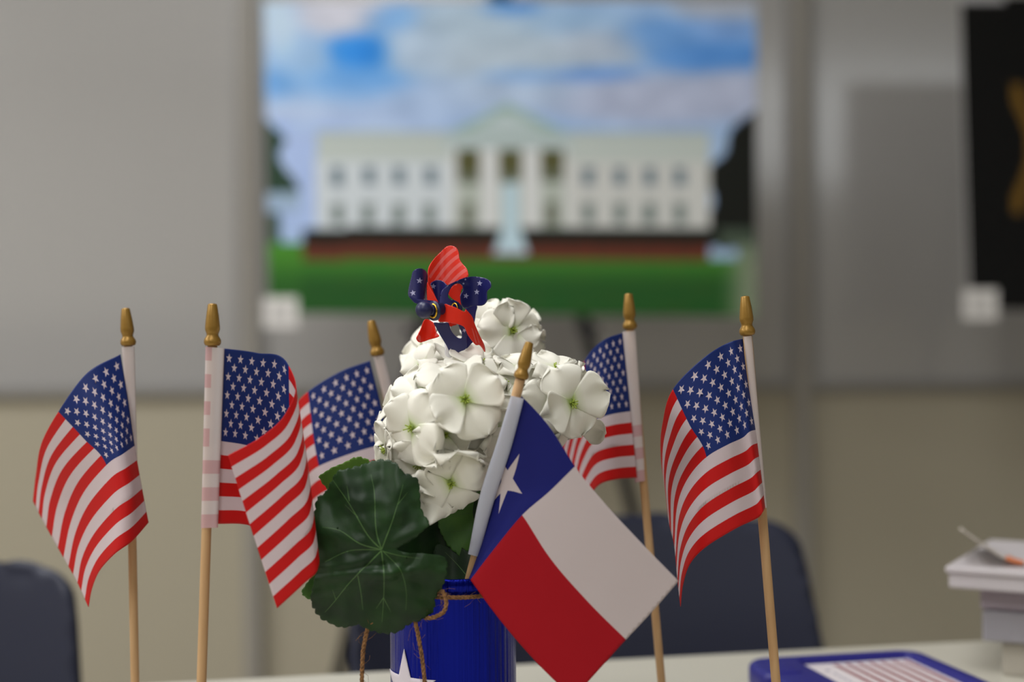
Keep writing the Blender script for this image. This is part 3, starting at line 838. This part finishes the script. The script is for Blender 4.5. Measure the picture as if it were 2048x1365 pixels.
def stem(a, b, bend, r=0.0018):
    g = tube(smooth_line([a, a.lerp(b, 0.5) + bend, b], 8), r, 10)
    mesh_obj('stem', g[0], g[1], M['stem'], froot)
pb = Vector((PC.x, PC.y, PZ - 0.02))
stem(pb, U(900, 880, .80), Vector((0.004, 0, 0)), 0.0028)
stem(pb + Vector((0.008, 0.006, 0)), U(1100, 830, .80), Vector((0.01, 0, -0.004)))
stem(pb + Vector((0.002, 0.012, 0)), U(1000, 700, .842), Vector((0.003, 0.006, 0)))
stem(pb + Vector((-0.004, 0.012, 0)), U(870, 740, .835), Vector((-0.003, 0.006, 0)))
for a, b in (((900, 880, .80), (860, 860, .778)), ((900,880,.80),(930,850,.775)), ((1100,830,.80),(1130,815,.782)), ((900,880,.80),(905,935,.775))):
    stem(U(*a), U(*b), Vector((0, 0, 0.002)), 0.0009)

# leaves
def scallop(outl, amp, period):
    L = smooth_loop(outl, 10); out = []; s = 0
    cx = sum(p[0] for p in L) / len(L); cy = sum(p[1] for p in L) / len(L)
    for i, p in enumerate(L):
        q = L[i - 1]
        if i: s += math.hypot(p[0]-q[0], p[1]-q[1])
        dx, dy = p[0]-cx, p[1]-cy; r = math.hypot(dx, dy) or 1
        k = amp * (abs(math.sin(PI * s / period)) ** 0.7 - 0.5) + 0.25 * amp * math.sin(s * 1.7)
        out.append((p[0] + dx/r*k, p[1] + dy/r*k))
    return out
def leaf(outl, c, dfn, m, veins=(), amp=3.2, period=17, step=5, name='leaf', vm=None):
    O = scallop(outl, amp, period)
    inner = []
    for path, w0 in veins:
        L = smooth_line([Vector((x, y)) for x, y in path], 5); a = []; b = []
        for i, p in enumerate(L):
            T = (L[min(i+1, len(L)-1)] - L[max(i-1, 0)]).normalized(); nn = Vector((-T.y, T.x)); ww = w0 * (1 - 0.8 * i / (len(L)-1)) + 0.12
            a.append(tuple(p + nn*ww)); b.append(tuple(p - nn*ww))
        inner.append((a + b[::-1], 1))
    V, Fc, mi = fill(O, step, inner)
    return mesh_obj(name, [U(x, y, dfn(x, y)) for x, y in V], Fc, [m, vm or M['vein']], froot, midx=mi, thick=0.0004)
def big_depth(x, y):
    dx, dy = x - 763, y - 1100; r = math.hypot(dx, dy) / 140; a = math.atan2(dy, dx)
    d = 0.7445 + 0.007 * r * r + 0.0016 * r * math.cos(8 * a + 0.6) - 0.004 * math.exp(-(((dx + 10) / 90) ** 2 + ((dy - 45) / 14) ** 2)) * (1 if dy > 0 else 0)
    d += 0.0022 * math.exp(-((dx*0.8 + dy*0.6 - 62) / 9) ** 2) * (1 if dy > 5 else 0) * math.exp(-((dx*0.6 - dy*0.8) / 60) ** 2)
    d += 0.0022 * math.exp(-((dy - 32 + dx * 0.12) / 7) ** 2) * (1 if dx < 10 else 0) - 0.0016 * math.exp(-((dy - 56 + dx * 0.25) / 8) ** 2) * (1 if dx < 60 else 0)
    d += 0.0012 * noise.noise(Vector((x / 26, y / 26, 1)))
    return d
leaf([(794,1098),(822,1082),(846,1062),(858,1047),(842,1020),(839,985),(836,962),(822,952),(806,945),(792,928),(772,921),(750,922),(728,930),(700,938),(676,944),(664,962),
      (652,985),(634,1000),(629,1040),(630,1085),(632,1130),(628,1165),(622,1195),(630,1222),(652,1243),(688,1255),(716,1250),(738,1260),(768,1267),(796,1264),(816,1250),(846,1238),(866,1222),
      (872,1192),(886,1170),(893,1140),(889,1115),(850,1108),(815,1106)], (763, 1100), big_depth, M['leaf'], [
     ([(763,1100),(752,1060),(749,990),(742,950)], 1.1), ([(763,1100),(735,1070),(700,1010),(664,958)], 1.2), ([(763,1100),(720,1088),(680,1062),(645,1055)], 1.1),
     ([(763,1100),(700,1102),(650,1125)], 0.9), ([(763,1102),(735,1130),(700,1165),(668,1205),(650,1225)], 1.2), ([(763,1102),(768,1150),(767,1200),(764,1245)], 1.1),
     ([(763,1100),(782,1050),(795,1010),(806,970)], 1.0), ([(765,1102),(800,1140),(812,1180),(812,1220)], 0.7), ([(765,1103),(800,1112),(840,1118)], 0.7),
     ([(767,1196),(782,1225)], 0.7), ([(767,1196),(752,1218)], 0.7), ([(716,1152),(722,1185),(726,1220)], 0.7), ([(699,1003),(694,972)], 0.6), ([(672,1200),(665,1180)], 0.5),
     ([(795,1010),(815,985)], 0.6), ([(716,1035),(690,1010)], 0.5)], 3.6, 17)
leaf([(990,960),(955,985),(915,998),(880,1005),(873,1022),(880,1060),(895,1090),(914,1108),(930,1118),(950,1100),(975,1070),(1000,1030)], None,
     lambda x, y: 0.780 + 0.00008 * (x - 920) + 0.0015 * math.sin((x + y) / 22), M['leafmid'], [([(990,980),(950,1030),(925,1100)], 0.9), ([(955,1025),(915,1030)], 0.6), ([(940,1060),(900,1065)], 0.6)], 2.5, 14)
leaf([(640,960),(655,942),(690,925),(715,915),(738,922),(752,940),(740,975),(690,1000)], None, lambda x, y: 0.772 + 0.00006 * (y - 930), M['leaflight'], [], 3, 15)
leaf([(604,1188),(612,1170),(640,1140),(680,1140),(690,1190),(650,1215),(620,1200)], None, lambda x, y: 0.765 + 0.00004 * (x - 600), M['leafmid'], [([(680,1165),(640,1175),(612,1186)], .7)], 2.5, 14)
leaf([(800,1128),(790,1090),(815,1050),(850,1030),(862,1000),(905,985),(960,1000),(978,1060),(960,1120),(945,1165),(890,1170),(840,1140)], None, lambda x, y: 0.782 + 0.002 * math.sin(x / 18), M['leaf'], [([(960,1150),(915,1080),(880,1030)], .9)], 3, 16)
leaf([(880,1085),(920,1095),(955,1120),(962,1155),(930,1168),(890,1160),(868,1120)], None, lambda x, y: 0.775 - 0.00008 * (y - 1150) + 0.0015 * math.sin(x / 14), M['leaf'], [([(940,1160),(915,1130),(890,1105)], .8)], 2.5, 14)
leaf([(950,930),(990,905),(1010,940),(1000,1010),(975,1050),(950,1010)], None, lambda x, y: 0.805, M['leaf'], [([(990,1020),(980,970),(975,935)], .8)], 2.5, 14)
leaf([(1010,880),(1060,865),(1100,880),(1090,930),(1030,960),(1005,930)], None, lambda x, y: 0.815, M['leafmid'], [], 2.5, 14)
leaf([(950,700),(1000,690),(1045,700),(1040,730),(990,740)], None, lambda x, y: 0.85, M['leafmid'], [], 2.5, 12)
for (a, b) in (((780, 1108, .750), (pb.x, pb.y, 0)), ((925, 1080, .786), 0), ((700, 960, .775), 0), ((900, 1120, .80), 0), ((985, 960, .807), 0), ((650, 1180, .767), 0), ((1040, 920, .817), 0)):
    stem(U(*a), pb + Vector((random.uniform(-.012, .012), random.uniform(-.008, .012), 0)), Vector((0, 0.004, 0.006)), 0.0012)

# ------------------------------------------------------------------ pinwheel
def q3(p): return (760 + p[0] / 4.55, 460 + p[1] / 4.55)
wroot = empty('pinwheel', U(900, 1420, .80), 'red and navy pinwheel with stars and stripes standing above the white flowers', 'pinwheel')
g = tube([U(893, 627, .795), U(900, 800, .798), U(904, 1430, .803)], 0.0019, 14); mesh_obj('stick', g[0], g[1], M['white_stick'], wroot)
def blade(outl, dfn, m, inner=(), closed_n=5, mats=None, step=3.0):
    O = [q3(p) for p in smooth_loop(outl, closed_n)]
    I = [([q3(p) for p in poly], k) for poly, k in inner]
    V, Fc, mi = fill(O, step, I)
    mesh_obj('blade', [U(x, y, dfn((x - 760) * 4.55, (y - 460) * 4.55)) for x, y in V], Fc, mats or [m, M['pstar']], wroot, midx=mi, thick=0.00035)
def clip(poly, outl):            # keep stripe polygons to the blade: simple point clipping against the outline by bisection
    return poly
# striped back blade
stripes = []
outA = [(432,640),(436,470),(442,350),(490,268),(560,195),(602,156),(645,145),(690,160),(716,205),(723,262),(745,302),(786,350),(800,388),(796,428),(700,474),(615,503),(560,500),(520,560),(540,690),(480,700)]
for k in range(6):
    a = k * 62
    p = []
    for t in range(9):
        s = t / 8; p.append((440 + a * 0.55 + s * 330, 395 + a * 1.0 - s * 300 + 60 * (s - 0.5) ** 2 * 4 - 30))
    r_ = [(x + 12, y + 30) for x, y in p][::-1]
    stripes.append((p, r_))
inA = []
oA = smooth_loop(outA, 5)
def ray_inside(pts): return [p for p in pts if inside(p, oA)]
for p, r_ in stripes:
    pp = ray_inside([tuple(Vector(p[i]).lerp(Vector(p[i+1]), t/6)) for i in range(8) for t in range(6)]); rr = ray_inside([tuple(Vector(r_[i]).lerp(Vector(r_[i+1]), t/6)) for i in range(8) for t in range(6)])
    if len(pp) > 2 and len(rr) > 2: inA.append((pp + rr, 1))
inA = [([(x, y) for x, y in poly], k) for poly, k in inA]
blade(outA, lambda x, y: 0.800 - 0.012 * ((x - 600) / 200) ** 2 * (1 if x < 600 else 0.4) - 0.004 * (y - 150) / 500, M['pred'], inA, mats=[M['pred'], M['ppink']])
S1 = lambda x, y, R, rot=0: (star_poly(x, y, R, 0.42, rot), 1)
blade([(335,355),(380,353),(414,374),(432,415),(434,480),(428,560),(424,642),(340,634),(290,625),(262,600),(258,565),(270,500),(288,430),(300,382)],
      lambda x, y: 0.783 + 0.006 * ((x - 345) / 80) ** 2 + 0.003 * (y - 350) / 300, M['pnavy'], [S1(360,463,30,.1), S1(302,574,29,-.2), S1(402,632,8)])
blade([(262,600),(340,632),(425,640),(500,650),(540,700),(520,790),(440,700),(330,672),(290,640)], lambda x, y: 0.779 + 0.003 * (x - 300) / 200, M['pnavy'])
blade([(462,492),(500,463),(548,459),(588,482),(608,512),(585,560),(575,640),(560,690),(530,690),(505,610),(480,540)], lambda x, y: 0.788 - 0.004 * ((x - 530) / 60) ** 2, M['pnavy'], [S1(483,515,28,.1)])
blade([(430,480),(455,520),(500,600),(540,690),(500,690),(440,645),(428,600)], lambda x, y: 0.786 - 0.00002 * (x - 430), M['pred'])
blade([(700,470),(760,440),(840,425),(930,434),(985,455),(1008,485),(1008,525),(976,560),(974,610),(970,655),(930,690),(850,692),(772,716),(742,680),(732,620),(735,590),(755,555),(752,515),(730,492)],
      lambda x, y: 0.790 - 0.012 * ((x - 870) / 150) ** 2 - 0.002, M['pnavy'], [S1(908,487,28,.1), S1(881,566,28,0), S1(780,602,28,.2), S1(775,452,12,1.3), S1(757,490,12,1.3)])
blade([(730,490),(690,490),(650,522),(626,572),(620,612),(650,640),(700,660),(720,700),(700,740),(620,700),(585,690),(548,700),(545,640),(560,560),(620,505),(700,465),(760,450)],
      lambda x, y: 0.781 + 0.008 * ((x - 600) / 150) ** 2, M['pnavy'])
blade([(640,530),(680,497),(730,488),(758,515),(738,560),(732,640),(740,690),(700,660),(640,612),(622,572)], lambda x, y: 0.797, M['pred'])
blade([(640,640),(700,650),(740,690),(750,730),(700,735),(640,700)], lambda x, y: 0.786, M['knob'])
blade([(800,690),(882,692),(872,760),(857,845),(830,800),(780,742)], lambda x, y: 0.802, M['pnavy'])
blade([(585,680),(640,690),(700,712),(765,745),(780,725),(800,745),(840,795),(860,855),(900,950),(948,1050),(955,1112),(930,1075),(905,1050),(875,1050),(845,1020),(800,955),(765,885),(700,858),(620,842),(535,832),(555,765)],
      lambda x, y: 0.772 + 0.010 * ((x - 700) / 200) ** 2 * (1 if x > 700 else .3), M['pred'], [([(860,905),(872,925),(905,1030),(895,1030)], 2), ([(830,890),(842,905),(880,1035),(868,1030)], 2)], mats=[M['pred'], M['pstar'], M['ppink']])
blade([(410,815),(485,845),(512,930),(535,972),(450,1000),(365,1026),(332,992),(345,955),(372,900)], lambda x, y: 0.790 - 0.005 * ((x - 440) / 90) ** 2, M['pred'],
      [([(345,950),(368,970),(366,1018),(340,990)], 2), ([(515,925),(528,965),(500,972)], 2)], mats=[M['pred'], M['pstar'], M['ppink']])
blade([(490,845),(560,850),(622,848),(645,912),(690,970),(738,988),(742,935),(715,868),(760,872),(792,930),(792,1000),(784,1078),(730,1108),(655,1136),(600,1045),(545,955),(510,890)],
      lambda x, y: 0.779 + 0.000015 * (y - 850), M['pnavy'], [S1(768,915,22,.5)])
blade([(790,930),(845,1010),(832,1035),(782,1082),(770,1000)], lambda x, y: 0.788, M['pnavy'])
blade([(620,842),(700,860),(660,876),(640,880)], lambda x, y: 0.785, M['pred'])
# hub: round knob, dark collar, brass eyelets
kc = U(*q3((402, 728)), .766); hx = U(*q3((690, 700)), .788)
ax = (hx - kc).normalized()
def sphere(c, r, seg=24, rings=14):
    v, f = lathe(c - Vector((0, 0, r)), c + Vector((0, 0, r)), [((1 - math.cos(PI*k/rings))/2, max(1e-5, r*math.sin(PI*k/rings))) for k in range(rings+1)], seg)
    return v, f
g = sphere(kc, 80/4.55/F*.766); mesh_obj('knob', g[0], g[1], M['knob'], wroot)
axc = Vector((0.75, 0.62, 0.05)).normalized()
g = lathe(kc, kc + axc * 0.012, [(0, .0033), (1, .0033)], 24); mesh_obj('axle', g[0], g[1], M['knob'], wroot)
def torus(c, ax, R, r, a=30, b=10):
    n = ax.orthogonal().normalized(); t = ax.cross(n); vs = []; fs = []
    for i in range(a):
        q = 2*PI*i/a; dr = n*math.cos(q) + t*math.sin(q)
        for j in range(b):
            k = 2*PI*j/b; vs.append(c + dr*(R + r*math.cos(k)) + ax*(r*math.sin(k)))
    for i in range(a):
        for j in range(b):
            fs.append((i*b+j, ((i+1) % a)*b+j, ((i+1) % a)*b+(j+1) % b, i*b+(j+1) % b))
    return vs, fs
ec = U(*q3((480, 738)), .7685)
g = torus(ec, axc, 0.0036, 0.0006); mesh_obj('eyelet', g[0], g[1], M['brass'], wroot)
g = lathe(ec + axc*0.0004, ec + axc*0.0016, [(0, .0054), (1, .0054)], 28); mesh_obj('collar', g[0], g[1], M['knob'], wroot)
ec2 = U(*q3((678, 712)), .779)
g = torus(ec2, axc, 0.0026, 0.0004); mesh_obj('eyelet', g[0], g[1], M['brass'], wroot)

# ------------------------------------------------------------------ blue-rimmed sheet on the table
TT = TZ + 0.018
a1 = onz(1548, 1317, TT); a2 = onz(1806, 1302, TT)
ex = (a2 - a1); ex.z = 0; ex.normalize(); ey = Vector((ex.y, -ex.x, 0))          # ey to the camera
org = Vector((a1.x, a1.y, 0))
def cp(x, y, z):
    p = org + ex * x + ey * y; return Vector((p.x, p.y, z))
wd = (Vector((a2.x, a2.y, 0)) - org).length
croot = empty('framed_sheet', cp(wd / 2, 0.08, TZ), 'blue plastic frame lying on the table with a red-striped printed sheet', 'frame')
x0c = -0.022
def rim_prism(z0, z1, outer, inn):
    n = len(outer); v = []; f = []
    for poly, z in ((outer, z0), (outer, z1), (inn, z1), (inn, z0)): v += [cp(x, y, z) for x, y in poly]
    for k in range(4):
        a = k * n; b = ((k + 1) % 4) * n
        f += [(a+i, a+(i+1) % n, b+(i+1) % n, b+i) for i in range(n)]
    return v, f
outer = rrect(x0c, wd + 0.012, -0.006, 0.185, 0.017, 8); inn = rrect(0.016, wd - 0.001, 0.0095, 0.165, 0.004, 8)
v, f = rim_prism(TZ, TT, outer, inn)
bevel(fix_normals(mesh_obj('rim', v, f, M['case'], croot)), 0.0045, 4)
outl2 = rrect(x0c - 0.004, 0.006, 0.012, 0.05, 0.01, 6)
v, f = prism(outl2, TZ + 0.001, TT + 0.001, cp)
bevel(fix_normals(mesh_obj('grip', v, f, M['case'], croot)), 0.005, 4)
xa, xb, ya, yb = 0.016, wd - 0.001, 0.0095, 0.165
inner = []
for k in range(8):
    x = xa + 0.022 + k * 0.0088
    if x + 0.003 < xb - .002: inner.append(([(x, ya + 0.004), (x + 0.0036, ya + 0.004), (x + 0.0036, yb - 0.02), (x, yb - 0.02)], 1))
inner.append((star_poly(xa + 0.011, ya + 0.020, 0.0024, 0.6), 2))
for k in range(10):
    inner.append(([(xa + 0.0115, ya + 0.028 + k*0.0075), (xa + 0.0128, ya + 0.028 + k*0.0075), (xa + 0.0128, ya + 0.033 + k*0.0075), (xa + 0.0115, ya + 0.033 + k*0.0075)], 2))
V, Fc, mi = fill([(xa, ya), (xb, ya), (xb, yb), (xa, yb)], 0.01, inner)
mesh_obj('printed_sheet', [cp(x, y, TT - 0.004) for x, y in V], [q[::-1] for q in Fc], [M['sheet'], M['sred'], M['sink']], croot, midx=mi, smooth=False, thick=0.0006)

# ------------------------------------------------------------------ cartons at the table end
def carton(name, c1, z0, z1, rz, wx, wy, m, label, cat='box', lid=None):
    """c1 = world xy of the nearest left corner; rz turns it"""
    r = empty(name, (c1[0], c1[1], z0), label, cat)
    v, f = box(0, wx, 0, wy, z0, z1)
    v = [Vector((c1[0], c1[1], 0)) + Matrix.Rotation(rz, 3, 'Z') @ Vector(q) for q in v]
    bevel(mesh_obj('carton_body', v, f, m, r, smooth=False), 0.0015, 2)
    if lid:
        v, f = box(-0.002, wx + 0.002, -0.002, wy + 0.002, z1 - lid, z1 + 0.001)
        v = [Vector((c1[0], c1[1], 0)) + Matrix.Rotation(rz, 3, 'Z') @ Vector(q) for q in v]
        bevel(mesh_obj('lid', v, f, m, r, smooth=False), 0.0015, 2)
    return r
DD = 1.02
def zz(py, d=DD, px=1960): return U(px, py, d).z
p = U(2004, 1300, DD)
z1 = zz(1284, px=2010)
rz = math.radians(-26)
carton('carton', (p.x, p.y), TZ, z1, rz, 0.14, 0.12, M['beige'], 'beige carton at the bottom of the stack at the table end')
p = U(1964, 1250, DD); z2 = zz(1222, px=1964)
carton('carton', (p.x, p.y), z1 + 0.0005, z2, rz, 0.16, 0.13, M['boxg'], 'grey carton resting on the beige one in the stack')
p = U(1960, 1200, DD + .003); z3 = zz(1176, px=1960)
carton('carton', (p.x, p.y), z2 + 0.0005, z3, rz, 0.16, 0.13, M['boxl'], 'pale lilac carton second from the top of the stack')
p = U(1897, 1160, DD - .003); z4 = zz(1134, px=1900)
carton('carton', (p.x, p.y), z3 + 0.0005, z4, math.radians(-30), 0.20, 0.15, M['boxw'], 'flat white carton overhanging at the top of the stack', lid=0.004)
# curling brochure on top
br = empty('brochure', U(2030, 1133, DD + .02), 'thin brochure with a curling corner lying on top of the cartons', 'brochure')
vs = []; fs = []; mi = []
nb = 20
for i in range(nb + 1):
    t = i / nb
    bx = hermite([0, .35, .6, .8, 1], [1920, 1975, 2020, 2060, 2130], t); by = hermite([0, .35, .6, .8, 1], [1058, 1096, 1122, 1130, 1135], t)
    a = U(bx, by, DD - 0.01); b = a + (a - CAM).normalized() * 0.09 + Vector((0, 0, 0.004 if t > .55 else 0))
    vs += [a, b]
for i in range(nb): fs.append((2*i, 2*i+2, 2*i+3, 2*i+1)); mi.append(0 if i < 11 else (1 if i < 15 else 2))
mesh_obj('cover', vs, fs, [M['grey'], M['orange'], M['boxw']], br, midx=mi, thick=0.002)
